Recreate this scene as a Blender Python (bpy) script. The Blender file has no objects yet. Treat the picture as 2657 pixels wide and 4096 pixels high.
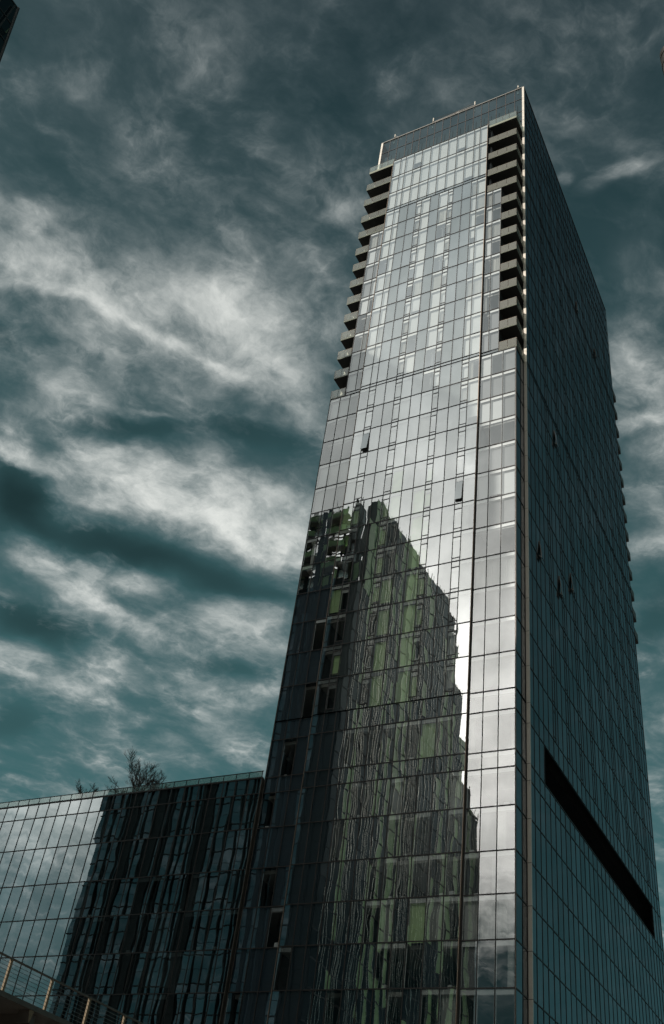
import bpy, math, random
from mathutils import Matrix, Vector
random.seed(11)
rad = math.radians
G = 69.85            # lifts the survey datum so that the street is z = 0
D = bpy.data
scene = bpy.context.scene

# ------------------------------------------------------------------ camera
CR = ((0.8856967, 0.4490475, 0.1178884), (-0.2115805, 0.6164343, -0.7584474), (-0.4132493, 0.6468115, 0.6409836))
CC = (20.945, -64.0785, -68.2014)
CF = 4008.575
cam_d = D.cameras.new('camera')
cam = D.objects.new('camera', cam_d)
scene.collection.objects.link(cam)
scene.camera = cam
cam_d.sensor_fit = 'VERTICAL'
cam_d.sensor_height = 24
cam_d.lens = 24 * CF / 4096
cam_d.clip_end = 5000
m = Matrix.Identity(4)
for i in range(3):
    m[i][0] = CR[0][i]; m[i][1] = -CR[1][i]; m[i][2] = -CR[2][i]
m[0][3], m[1][3], m[2][3] = CC[0], CC[1], CC[2] + G
cam.matrix_world = m

def px(P):
    q = [sum(CR[i][k] * (P[k] - CC[k]) for k in range(3)) for i in range(3)]
    if q[2] < .1: return None
    return 1328.5 + CF * q[0] / q[2], 2048 + CF * q[1] / q[2]

# ------------------------------------------------------------------ sun
SUN_AZ, SUN_EL = 24.5, 23.5        # azimuth from -Y towards -X
sd = Vector((-math.sin(rad(SUN_AZ)) * math.cos(rad(SUN_EL)), -math.cos(rad(SUN_AZ)) * math.cos(rad(SUN_EL)), math.sin(rad(SUN_EL))))
sl = D.lights.new('sun', 'SUN'); sl.energy = 5.0; sl.angle = rad(.5); sl.color = (1, .95, .88)
so = D.objects.new('sun', sl); scene.collection.objects.link(so)
so.rotation_euler = sd.to_track_quat('Z', 'Y').to_euler()
scene.view_settings.view_transform = 'Standard'; scene.view_settings.look = 'None'
scene.view_settings.exposure = 0; scene.view_settings.gamma = 1
scene.cycles.max_bounces = 10; scene.cycles.glossy_bounces = 5; scene.cycles.transparent_max_bounces = 12
scene.cycles.transmission_bounces = 4; scene.cycles.diffuse_bounces = 3
scene.cycles.sample_clamp_indirect = 3
scene.cycles.caustics_reflective = False; scene.cycles.caustics_refractive = False

# ------------------------------------------------------------------ world: Nishita sky under layered cloud
W = D.worlds.new('World'); scene.world = W; W.use_nodes = True
nt = W.node_tree; nt.nodes.clear()
def N(tree, typ, ins=None, **kw):
    n = tree.nodes.new(typ)
    for k, v in kw.items(): setattr(n, k, v)
    for k, v in (ins or {}).items():
        s = n.inputs[k]
        if hasattr(v, 'bl_idname') and hasattr(v, 'outputs'): tree.links.new(v.outputs[0], s)
        elif isinstance(v, bpy.types.NodeSocket): tree.links.new(v, s)
        else: s.default_value = v
    return n
def MA(tree, op, a, b=None, c=None, clamp=False):
    ins = {0: a}
    if b is not None: ins[1] = b
    if c is not None: ins[2] = c
    n = N(tree, 'ShaderNodeMath', ins, operation=op); n.use_clamp = clamp
    return n
def VM(tree, op, a, b=None):
    ins = {0: a}
    if b is not None: ins[1] = b
    return N(tree, 'ShaderNodeVectorMath', ins, operation=op)
sky = N(nt, 'ShaderNodeTexSky', sky_type='NISHITA', sun_disc=False, sun_elevation=rad(SUN_EL), sun_rotation=rad(180 + SUN_AZ))
sky.air_density = 1.2; sky.dust_density = 1.0; sky.ozone_density = 2.0
tc = N(nt, 'ShaderNodeTexCoord')
dirn = VM(nt, 'NORMALIZE', tc.outputs['Generated'])
sep = N(nt, 'ShaderNodeSeparateXYZ', {0: dirn})
zc = MA(nt, 'ADD', MA(nt, 'MAXIMUM', sep.outputs[2], 0.0), .06)
Px = MA(nt, 'DIVIDE', sep.outputs[0], zc); Py = MA(nt, 'DIVIDE', sep.outputs[1], zc)
P = N(nt, 'ShaderNodeCombineXYZ', {0: Px, 1: Py, 2: 0.0})
# warped cloud-plane coordinates
def warp(vec, scale, amt, detail=3):
    nz = N(nt, 'ShaderNodeTexNoise', {'Vector': vec, 'Scale': scale, 'Detail': detail, 'Roughness': .55})
    off = VM(nt, 'SUBTRACT', nz.outputs['Color'], (.5, .5, .5))
    sc = N(nt, 'ShaderNodeVectorMath', {0: off, 3: amt}, operation='SCALE')
    return VM(nt, 'ADD', vec, sc)
Pw = warp(P, 5.0, .085, 4)
Pw2 = warp(Pw, 18.0, .028, 5)
def blob(cx, cy, ang, lx, ly, amp, prev):
    mp = N(nt, 'ShaderNodeMapping', {'Vector': Pw2, 'Location': (cx, cy, 0), 'Rotation': (0, 0, ang), 'Scale': (lx * 1.05, ly * 1.05, 1)}, vector_type='TEXTURE')
    dd = VM(nt, 'DOT_PRODUCT', mp, mp)
    ex = MA(nt, 'EXPONENT', MA(nt, 'MULTIPLY', MA(nt, 'POWER', dd.outputs['Value'], 1.35), -.7))
    return MA(nt, 'MULTIPLY_ADD', ex, amp, prev)
BL = [(-0.612, 0.512, 0.614, 0.219, 0.114, 0.16), (-0.558, 0.601, 0.774, 0.135, 0.077, 0.12), (-0.752, 0.672, 0.641, 0.216, 0.075, 0.08), (-0.752, 0.442, 0.7, 0.048, 0.009, 0.211), (-0.691, 0.507, 0.904, 0.06, 0.009, 0.26), (-0.639, 0.578, 0.966, 0.054, 0.009, 0.26), (-0.584, 0.664, 1.01, 0.074, 0.015, 0.211), (-0.552, 0.617, 0.785, 0.091, 0.051, 0.34), (-0.553, 0.55, 0.688, 0.04, 0.025, 0.2), (-0.649, 0.512, 0.463, 0.051, 0.027, 0.24), (-0.723, 0.424, 0.522, 0.056, 0.026, 0.32), (-0.553, 0.682, 0.872, 0.063, 0.034, 0.28), (-0.56, 0.753, 0.63, 0.034, 0.018, 0.15), (-0.809, 0.598, 0.423, 0.034, 0.026, 0.24), (-0.898, 0.605, 0.569, 0.032, 0.026, 0.22), (-0.728, 0.668, 0.632, 0.02, 0.006, 0.25), (-0.61, 0.75, 0.789, 0.058, 0.028, -0.14), (-0.952, 0.668, 1.024, 0.049, 0.018, 0.5), (-0.925, 0.644, 1.097, 0.024, 0.021, 0.22), (-0.887, 0.754, 0.802, 0.057, 0.053, 0.4), (-0.795, 0.805, 0.827, 0.088, 0.052, 0.6), (-0.711, 0.891, 0.981, 0.103, 0.071, 0.62), (-0.712, 0.774, 1.025, 0.026, 0.03, 0.3), (-0.84, 0.711, 0.667, 0.033, 0.021, 0.24), (-0.717, 0.963, 1.004, 0.087, 0.027, 0.4), (-0.892, 0.807, 0.538, 0.05, 0.023, 0.3), (-0.67, 0.844, 0.82, 0.056, 0.028, 0.22), (-1.017, 0.745, 0.795, 0.047, 0.069, -0.42), (-0.949, 0.872, 0.52, 0.091, 0.029, -0.32), (-0.849, 0.98, 0.708, 0.079, 0.035, -0.28), (-0.769, 1.085, 0.798, 0.042, 0.027, -0.2), (-1.202, 0.992, 0.618, 0.068, 0.058, -0.3), (-0.831, 0.49, 1.615, 0.03, 0.016, -0.14), (-0.782, 0.682, 0.451, 0.058, 0.019, -0.2), (-0.687, 0.712, 0.515, 0.072, 0.022, -0.12), (-1.075, 0.858, 1.589, 0.041, 0.028, 0.42), (-1.063, 0.931, 1.121, 0.055, 0.039, 0.54), (-1.044, 1.032, 1.333, 0.071, 0.027, 0.52), (-0.952, 0.964, 0.246, 0.069, 0.029, 0.28), (-0.874, 1.096, 0.214, 0.106, 0.04, 0.32), (-0.869, 1.177, 0.607, 0.058, 0.04, 0.24), (-1.114, 0.861, 0.92, 0.019, 0.018, 0.18), (-0.813, 1.066, 0.574, 0.061, 0.023, 0.14), (-1.302, 1.058, 1.189, 0.039, 0.048, 0.45), (-1.249, 1.172, 0.809, 0.088, 0.069, 0.34), (-1.148, 1.148, 1.01, 0.062, 0.057, 0.2), (-0.929, 1.132, 0.502, 0.099, 0.051, 0.14), (-0.976, 1.291, 0.7, 0.08, 0.038, 0.32), (-1.11, 1.417, 0.978, 0.074, 0.082, 0.18), (-1.465, 1.244, 1.238, 0.039, 0.085, -0.15), (-0.943, 1.213, 0.537, 0.057, 0.034, -0.12), (-0.698, 0.358, 0.935, 0.032, 0.03, 0.16), (-0.645, 0.407, 1.01, 0.034, 0.024, 0.2), (-0.456, 0.293, 0.493, 0.057, 0.031, 0.1), (-0.367, 0.502, 0.108, 0.027, 0.011, 0.24), (-0.135, 0.561, 0.76, 0.007, 0.007, 0.24), (-0.112, 0.582, -0.275, 0.014, 0.008, 0.22), (-0.086, 0.577, 0.179, 0.017, 0.01, 0.32), (-0.1, 0.685, 0.093, 0.029, 0.028, 0.14), (-0.122, 0.766, 0.12, 0.025, 0.038, 0.26), (-0.129, 0.84, 0.667, 0.032, 0.038, 0.14), (-0.144, 0.901, -0.021, 0.032, 0.013, 0.5), (-0.155, 0.955, 0.077, 0.029, 0.031, 0.15), (-0.189, 1.125, -0.567, 0.035, 0.022, 0.36), (-0.169, 1.046, 0.136, 0.022, 0.034, 0.15), (-0.227, 1.287, 0.685, 0.027, 0.061, -0.12)]
acc = MA(nt, 'ADD', 0.0, 0.0)
for b in BL: acc = blob(*b, acc)
# drifting texture inside the cloud, stretched along the wind
mpw = N(nt, 'ShaderNodeMapping', {'Vector': Pw, 'Rotation': (0, 0, 1.0), 'Scale': (1, .65, 1)}, vector_type='TEXTURE')
f1 = N(nt, 'ShaderNodeTexNoise', {'Vector': mpw, 'Scale': 5.0, 'Detail': 9, 'Roughness': .6})
f2 = N(nt, 'ShaderNodeTexNoise', {'Vector': Pw2, 'Scale': 12.0, 'Detail': 10, 'Roughness': .66})
t1 = N(nt, 'ShaderNodeMapRange', {0: f1.outputs[0], 1: .36, 2: .68, 3: .0, 4: 1.0}); t1.clamp = True
t2 = N(nt, 'ShaderNodeMapRange', {0: f2.outputs[0], 1: .3, 2: .7, 3: -.5, 4: .5})
mod = MA(nt, 'MULTIPLY_ADD', t1, .40, .72)
mod = MA(nt, 'MULTIPLY_ADD', t2, .85, mod)
veil = MA(nt, 'MULTIPLY', t1, MA(nt, 'MULTIPLY_ADD', t2, .45, .30))
f3 = N(nt, 'ShaderNodeTexNoise', {'Vector': Pw2, 'Scale': 30.0, 'Detail': 8, 'Roughness': .68})
t3 = N(nt, 'ShaderNodeMapRange', {0: f3.outputs[0], 1: .3, 2: .7, 3: -.5, 4: .5})
veil = MA(nt, 'MULTIPLY', veil, N(nt, 'ShaderNodeMapRange', {0: sep.outputs[2], 1: .62, 2: .92, 3: 1.0, 4: .62}))
f4n = N(nt, 'ShaderNodeTexNoise', {'Vector': Pw2, 'Scale': 7.5, 'Detail': 6, 'Roughness': .55})
rid = MA(nt, 'POWER', MA(nt, 'SUBTRACT', 1.0, MA(nt, 'ABSOLUTE', MA(nt, 'MULTIPLY_ADD', f4n.outputs[0], 2.0, -1.0))), 7.0)
veil = MA(nt, 'MULTIPLY', veil, MA(nt, 'MULTIPLY_ADD', rid, .95, .62))
veil = MA(nt, 'MULTIPLY', veil, N(nt, 'ShaderNodeMapRange', {0: sep.outputs[0], 1: -.02, 2: .10, 3: 1.0, 4: .30}))
cov = MA(nt, 'MULTIPLY_ADD', acc, mod, veil)
cov = MA(nt, 'MULTIPLY', cov, MA(nt, 'MULTIPLY_ADD', t3, .42, 1.0))
cov = MA(nt, 'MAXIMUM', cov, 0.0)
cov = MA(nt, 'SUBTRACT', 1.0, MA(nt, 'EXPONENT', MA(nt, 'MULTIPLY', cov, -1.35)))
# clear-air colour: Nishita, tinted towards the teal of the day
base = N(nt, 'ShaderNodeMix', {'Factor': 1.0, 'A': sky.outputs[0], 'B': (.52, .80, .62, 1)}, data_type='RGBA', blend_type='MULTIPLY')
def rgbmix(fac, a, b, typ='MIX'):
    n = nt.nodes.new('ShaderNodeMix'); n.data_type = 'RGBA'; n.blend_type = typ
    for sck, v in ((n.inputs[0], fac), (n.inputs[6], a), (n.inputs[7], b)):
        if isinstance(v, bpy.types.NodeSocket): nt.links.new(v, sck)
        elif hasattr(v, 'outputs'): nt.links.new(v.outputs[2] if v.bl_idname == 'ShaderNodeMix' else v.outputs[0], sck)
        else: sck.default_value = v
    return n
nt.nodes.remove(base)
SKYGAIN = 1.0
# Nishita luminance keeps the sky's own gradient; scattering tint shifts from slate overhead to teal low down
el = N(nt, 'ShaderNodeMapRange', {0: sep.outputs[2], 1: .15, 2: .93, 3: 0, 4: 1.0})
bw = N(nt, 'ShaderNodeRGBToBW', {0: sky})
yfac = N(nt, 'ShaderNodeMapRange', {0: sep.outputs[1], 1: -.88, 2: -.62, 3: .5, 4: 1.0}, interpolation_type='SMOOTHSTEP')
lum = MA(nt, 'MULTIPLY', MA(nt, 'POWER', bw, .1), yfac)
lum = MA(nt, 'MULTIPLY', lum, MA(nt, 'MAXIMUM', MA(nt, 'MULTIPLY_ADD', MA(nt, 'MINIMUM', acc, 0.0), 1.5, 1.0), .3))
tint = rgbmix(el, (.60, 1.62, 1.72, 1), (.16, .34, .41, 1))
bs = N(nt, 'ShaderNodeVectorMath', {0: tint.outputs[2], 3: lum}, operation='SCALE')
base = rgbmix(1.0, bs, (0, 0, 0, 1), 'ADD')
# sun-side cloud glow: thick bright cloud around and above the sun, plus one added glow off to the side
sunv = (sd.x, sd.y, sd.z)
def glow(dv, width, amp, prev):
    v = Vector(dv).normalized()
    dt = VM(nt, 'DOT_PRODUCT', dirn, tuple(v))
    g = MA(nt, 'EXPONENT', MA(nt, 'DIVIDE', MA(nt, 'SUBTRACT', dt.outputs['Value'], 1.0), width))
    return MA(nt, 'MULTIPLY_ADD', g, amp, prev)
def azel(a, e): return (-math.sin(rad(a)) * math.cos(rad(e)), -math.cos(rad(a)) * math.cos(rad(e)), math.sin(rad(e)))
gl = MA(nt, 'ADD', 0.0, 0.0)
gl = glow(azel(18, 27), .017, 34, gl)
gl = glow(azel(28, 40), .035, 10, gl)
gl = glow(azel(-18, 31), .03, 16.0, gl)  # added glow, out of view, that brightens the neighbour's pale fins
gl = glow(azel(50, 26), .014, 12.0, gl)
hi = glow(azel(60, 44), .04, 2.5, MA(nt, 'ADD', 0.0, 0.0))
hi = glow(azel(28, 60), .06, 4.2, hi)
hi = glow(azel(49, 24), .009, 3.8, hi)
hi = glow(azel(46, 16), .0012, 1.6, hi)
gl = glow(azel(44, 16), .0022, 3.0, gl)
low = N(nt, 'ShaderNodeMapRange', {0: MA(nt, 'MULTIPLY_ADD', t2, .05, sep.outputs[2]), 1: .275, 2: .37, 3: .01, 4: 1.0}, interpolation_type='SMOOTHSTEP')
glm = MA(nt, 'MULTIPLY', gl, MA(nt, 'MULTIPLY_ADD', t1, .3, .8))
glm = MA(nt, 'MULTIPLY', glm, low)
cloudc = rgbmix(N(nt, 'ShaderNodeMapRange', {0: cov, 1: .1, 2: .88, 3: 0, 4: 1.0}), (1.9, 2.45, 2.65, 1), (8.6, 8.8, 8.4, 1))
mixc = rgbmix(MA(nt, 'MINIMUM', cov, 1.0), base, cloudc)
gcol = rgbmix(1.0, (1.0, .985, .95, 1), (0, 0, 0, 1), 'ADD')
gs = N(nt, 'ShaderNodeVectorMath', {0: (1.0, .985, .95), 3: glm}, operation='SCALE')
gs.inputs[0].default_value = (1.0, .955, .89)
hs = N(nt, 'ShaderNodeVectorMath', {0: (.84, .97, 1.0), 3: MA(nt, 'MULTIPLY', hi, MA(nt, 'MULTIPLY_ADD', t1, .35, .75))}, operation='SCALE')
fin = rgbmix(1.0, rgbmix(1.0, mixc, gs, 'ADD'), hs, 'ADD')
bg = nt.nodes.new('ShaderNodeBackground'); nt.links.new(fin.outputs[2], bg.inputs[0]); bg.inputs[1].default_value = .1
wo = nt.nodes.new('ShaderNodeOutputWorld'); nt.links.new(bg.outputs[0], wo.inputs[0])

# ------------------------------------------------------------------ materials
def mat(name, col, rough=.5, metal=0., spec=.5, var=0., vs=3., bump=0., bs=20.):
    mt = D.materials.new(name); mt.use_nodes = True; t = mt.node_tree
    b = t.nodes['Principled BSDF']
    b.inputs['Base Color'].default_value = (*col, 1); b.inputs['Roughness'].default_value = rough
    b.inputs['Metallic'].default_value = metal; b.inputs['Specular IOR Level'].default_value = spec
    if var:
        g = N(t, 'ShaderNodeNewGeometry')
        nz = N(t, 'ShaderNodeTexNoise', {'Vector': g.outputs['Position'], 'Scale': vs, 'Detail': 5, 'Roughness': .6})
        mr = N(t, 'ShaderNodeMapRange', {0: nz.outputs[0], 1: .3, 2: .7, 3: 1 - var, 4: 1 + var})
        sc = N(t, 'ShaderNodeVectorMath', {0: tuple(col), 3: mr}, operation='SCALE')
        t.links.new(sc.outputs[0], b.inputs['Base Color'])
        mr2 = N(t, 'ShaderNodeMapRange', {0: nz.outputs[0], 1: .3, 2: .7, 3: max(0, rough - .1), 4: min(1, rough + .1)})
        t.links.new(mr2.outputs[0], b.inputs['Roughness'])
    if bump:
        g = N(t, 'ShaderNodeNewGeometry')
        nz = N(t, 'ShaderNodeTexNoise', {'Vector': g.outputs['Position'], 'Scale': bs, 'Detail': 4})
        bp = N(t, 'ShaderNodeBump', {'Height': nz.outputs[0], 'Strength': bump, 'Distance': .02})
        t.links.new(bp.outputs[0], b.inputs['Normal'])
    return mt
def glass(name, tint, f0, gcol, amp=.011, rough=.0, fmax=1.0):
    """coated float glass: Fresnel mirror over a tinted see-through sheet, each pane with its own roller-wave"""
    mt = D.materials.new(name); mt.use_nodes = True; t = mt.node_tree; t.nodes.clear()
    g = N(t, 'ShaderNodeNewGeometry')
    at = N(t, 'ShaderNodeAttribute', attribute_name='pid')
    sc = VM(t, 'MULTIPLY', g.outputs['Position'], (.85, .85, .36))
    nz = N(t, 'ShaderNodeTexNoise', {'Vector': sc, 'W': MA(t, 'MULTIPLY', at.outputs['Fac'], 91.0), 'Scale': 1.0, 'Detail': 1.5, 'Roughness': .45}, noise_dimensions='4D')
    off = VM(t, 'SUBTRACT', nz.outputs['Color'], (.5, .5, .5))
    os_ = N(t, 'ShaderNodeVectorMath', {0: off, 3: amp}, operation='SCALE')
    sc2 = VM(t, 'MULTIPLY', g.outputs['Position'], (3.2, 3.2, .9))
    nz2 = N(t, 'ShaderNodeTexNoise', {'Vector': sc2, 'W': MA(t, 'MULTIPLY', at.outputs['Fac'], 57.0), 'Scale': 1.0, 'Detail': 0.0}, noise_dimensions='4D')
    o2 = N(t, 'ShaderNodeVectorMath', {0: VM(t, 'SUBTRACT', nz2.outputs['Color'], (.5, .5, .5)), 3: amp * .35}, operation='SCALE')
    nn = VM(t, 'NORMALIZE', VM(t, 'ADD', VM(t, 'ADD', g.outputs['True Normal'], os_), o2))
    dt = VM(t, 'DOT_PRODUCT', g.outputs['Incoming'], g.outputs['True Normal'])
    om = MA(t, 'SUBTRACT', 1.0, MA(t, 'ABSOLUTE', dt.outputs['Value']), clamp=True)
    p5 = MA(t, 'POWER', om, 5.0)
    fr = MA(t, 'MULTIPLY_ADD', p5, fmax - f0, f0)
    # slight coating differences from pane to pane
    fr = MA(t, 'MULTIPLY', fr, MA(t, 'MULTIPLY_ADD', at.outputs['Fac'], .26, .86), clamp=True)
    gb = N(t, 'ShaderNodeBsdfGlossy', {'Color': (*gcol, 1), 'Roughness': rough, 'Normal': nn})
    tb = N(t, 'ShaderNodeBsdfTransparent', {'Color': (*tint, 1)})
    mx = N(t, 'ShaderNodeMixShader', {0: fr, 1: tb, 2: gb})
    o = N(t, 'ShaderNodeOutputMaterial', {0: mx})
    return mt
def railglass(name, col, tr):
    mt = D.materials.new(name); mt.use_nodes = True; t = mt.node_tree; t.nodes.clear()
    d = N(t, 'ShaderNodeBsdfDiffuse', {'Color': (*col, 1)})
    tl = N(t, 'ShaderNodeBsdfTranslucent', {'Color': (*col, 1)})
    tb = N(t, 'ShaderNodeBsdfTransparent', {'Color': (.85, .9, .86, 1)})
    gb = N(t, 'ShaderNodeBsdfGlossy', {'Color': (1, 1, 1, 1), 'Roughness': .02})
    a = N(t, 'ShaderNodeMixShader', {0: .35, 1: d, 2: tl})
    b = N(t, 'ShaderNodeMixShader', {0: tr, 1: a, 2: tb})
    c = N(t, 'ShaderNodeMixShader', {0: .10, 1: b, 2: gb})
    N(t, 'ShaderNodeOutputMaterial', {0: c})
    return mt
M = dict(
    glass=glass('facade glass', (.90, .92, .90), .38, (.93, .95, .96), amp=.008),
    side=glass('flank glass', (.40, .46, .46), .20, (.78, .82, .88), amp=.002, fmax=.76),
    clear=glass('crown glass', (.34, .46, .50), .06, (.9, .95, .95), amp=.004),
    podium=glass('wing glass', (.45, .5, .5), .38, (.88, .92, .93), amp=.008),
    bronze=mat('dark bronze mullion', (.018, .014, .012), .5, .2, var=.15),
    fin=mat('bronze fin', (.26, .19, .14), .4, .3, var=.1),
    cap=mat('grey coping', (.30, .28, .25), .5, .3),
    finlight=mat('pale metal fin', (.62, .56, .48), .38, .25, var=.05),
    dark=mat('black recess', (.012, .013, .012), .7, var=.2),  # near-black; also stands in for shade in gaps and openings
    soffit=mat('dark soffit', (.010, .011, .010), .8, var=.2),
    slabedge=mat('slab edge', (.17, .18, .13), .7, var=.15),
    head=mat('white blind box', (.72, .71, .69), .6, var=.03, vs=2.),
    reflblue=mat('reflection-tinted back panel', (.014, .034, .050), .6, var=.2, vs=.8),  # dark blue of the mirrored neighbour put into the panel colour
    shadehead=mat('shaded blind box', (.30, .31, .31), .6, var=.1, vs=2.),  # darker copy of the white box, lower-left shade put into its colour
    reveal=mat('pale reveal', (.60, .60, .57), .6),
    blind=mat('roller blind', (.54, .545, .54), .85, var=.04, vs=1.2),
    blindg=mat('grey roller blind', (.20, .20, .20), .85, var=.05, vs=1.2),
    sage=mat('sage blind', (.62, .82, .42), .85, var=.12, vs=.9),  # sage cloth, albedo raised to stand in for bounced sunlight
    curtain=mat('linen curtain', (.66, .65, .62), .9, var=.06, vs=5.),
    shadow=mat('shadow box panel', (.05, .065, .07), .5, var=.08, vs=1.),
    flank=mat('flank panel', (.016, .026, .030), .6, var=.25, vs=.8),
    floor=mat('floor slab', (.38, .37, .34), .8, var=.06),
    core=mat('interior wall', (.09, .095, .10), .8, var=.3, vs=.5),
    louvre=mat('black louvre', (.014, .018, .019), .6, var=.2),
    rail=railglass('balcony screen', (.21, .195, .155), .38),
    raill=railglass('thin balcony screen', (.21, .195, .155), .62),
    railc=railglass('clear rail glass', (.40, .44, .42), .80),
    roof=mat('roof membrane', (.12, .12, .12), .9, var=.2, vs=.6),
    bark=mat('bark', (.07, .055, .042), .9, var=.3, vs=8.),
    concrete=mat('concrete', (.30, .29, .27), .85, var=.12, vs=.7, bump=.2),
    asphalt=mat('asphalt', (.05, .05, .052), .9, var=.2, vs=.4, bump=.3),
    paving=mat('paving', (.24, .235, .22), .85, var=.15, vs=.5, bump=.2),
    paint=mat('road paint', (.75, .75, .72), .7, var=.08, vs=4.),
    steel=mat('painted steel', (.10, .085, .07), .45, .4, var=.15),
    timber=mat('weathered timber', (.15, .11, .065), .8, var=.25, vs=14., bump=.3),
    rust=mat('bronze cladding', (.022, .018, .014), .5, .3, var=.15),
    cable=mat('steel cable', (.22, .22, .21), .3, .9),
    xglass=glass('street side glass', (.03, .04, .04), .04, (.5, .6, .62), amp=.006),
    navy=glass('navy glass', (.05, .06, .07), .42, (.68, .76, .82), amp=.006),
    bay=glass('bay glass', (.82, .84, .84), .20, (.93, .95, .96), amp=.008),
    green=mat('green glass panel', (.55, .78, .36), .25, var=.3, vs=.5),
    pier=mat('dark pier', (.016, .017, .016), .6, var=.2),
    white=mat('pale metal blade', (.95, .92, .82), .26, .85, var=.08, vs=.6),
    planter=mat('planter', (.2, .2, .19), .8),
)

# ------------------------------------------------------------------ mesh collector
COL = scene.collection
class MB:
    def __init__(s): s.v = []; s.f = []; s.m = []; s.p = []; s.ms = []
    def mi(s, k):
        if k not in s.ms: s.ms.append(k)
        return s.ms.index(k)
    def face(s, pts, k, pid=0.):
        n = len(s.v); s.v += [(a, b, c + G) for a, b, c in pts]; s.f.append(tuple(range(n, n + len(pts)))); s.m.append(s.mi(k)); s.p.append(pid)
    def box(s, x0, x1, y0, y1, z0, z1, k, pid=0.):
        n = len(s.v)
        s.v += [(x, y, z + G) for z in (z0, z1) for y in (y0, y1) for x in (x0, x1)]
        i = s.mi(k)
        for f in ((0, 2, 3, 1), (4, 5, 7, 6), (0, 1, 5, 4), (2, 6, 7, 3), (0, 4, 6, 2), (1, 3, 7, 5)):
            s.f.append(tuple(n + q for q in f)); s.m.append(i); s.p.append(pid)
    def tube(s, a, b, r0, r1, k, n=6):
        a = Vector(a); b = Vector(b); d = b - a
        if d.length < 1e-6: return
        u = d.orthogonal().normalized(); w = d.normalized().cross(u); o = len(s.v)
        for c, r in ((a, r0), (b, r1)):
            for i in range(n):
                p = c + (u * math.cos(2 * math.pi * i / n) + w * math.sin(2 * math.pi * i / n)) * r
                s.v.append((p.x, p.y, p.z + G))
        i0 = s.mi(k)
        for i in range(n):
            j = (i + 1) % n
            s.f.append((o + i, o + j, o + n + j, o + n + i)); s.m.append(i0); s.p.append(0)
        s.f.append(tuple(o + i for i in reversed(range(n)))); s.m.append(i0); s.p.append(0)
        s.f.append(tuple(o + n + i for i in range(n))); s.m.append(i0); s.p.append(0)
    def build(s, name, parent=None):
        me = D.meshes.new(name); me.from_pydata(s.v, [], s.f)
        for k in s.ms: me.materials.append(M[k])
        me.polygons.foreach_set('material_index', s.m)
        a = me.attributes.new('pid', 'FLOAT', 'FACE'); a.data.foreach_set('value', s.p)
        me.update()
        o = D.objects.new(name, me); COL.objects.link(o)
        if parent:
            o.parent = parent
        return o
def thing(name, label, cat, group=None):
    o = D.objects.new(name, None); COL.objects.link(o); o['label'] = label; o['category'] = cat
    if group: o['group'] = group
    return o
def tag(o, label, cat, group=None):
    o['label'] = label; o['category'] = cat
    if group: o['group'] = group
    return o

# ------------------------------------------------------------------ facade builder
YM, YB, X1, X2, X3, X4 = -2.591, -2.402, -20.804, -17.188, -3.941, -.271
XL, YE = -21.2, 40.6
def frame_pt(o, base, u, z, d):      # d = outwards from the plane
    if o == 'F': return (u, base - d, z)
    if o == 'S': return (base + d, u, z)
    if o == 'L': return (base - d, u, z)
    return (u, base + d, z)
def quad(mb, o, base, u0, u1, z0, z1, d, k, pid=0., tilt=None):
    t = tilt or (0, 0, 0, 0)
    pts = [frame_pt(o, base, u0, z0, d + t[0]), frame_pt(o, base, u1, z0, d + t[1]), frame_pt(o, base, u1, z1, d + t[2]), frame_pt(o, base, u0, z1, d + t[3])]
    if o in 'LB': pts.reverse()
    mb.face(pts, k, pid)
def bar(mb, o, base, u0, u1, z0, z1, d0, d1, k):
    a = frame_pt(o, base, u0, z0, d0); b = frame_pt(o, base, u1, z1, d1)
    mb.box(min(a[0], b[0]), max(a[0], b[0]), min(a[1], b[1]), max(a[1], b[1]), z0, z1, k)

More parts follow.
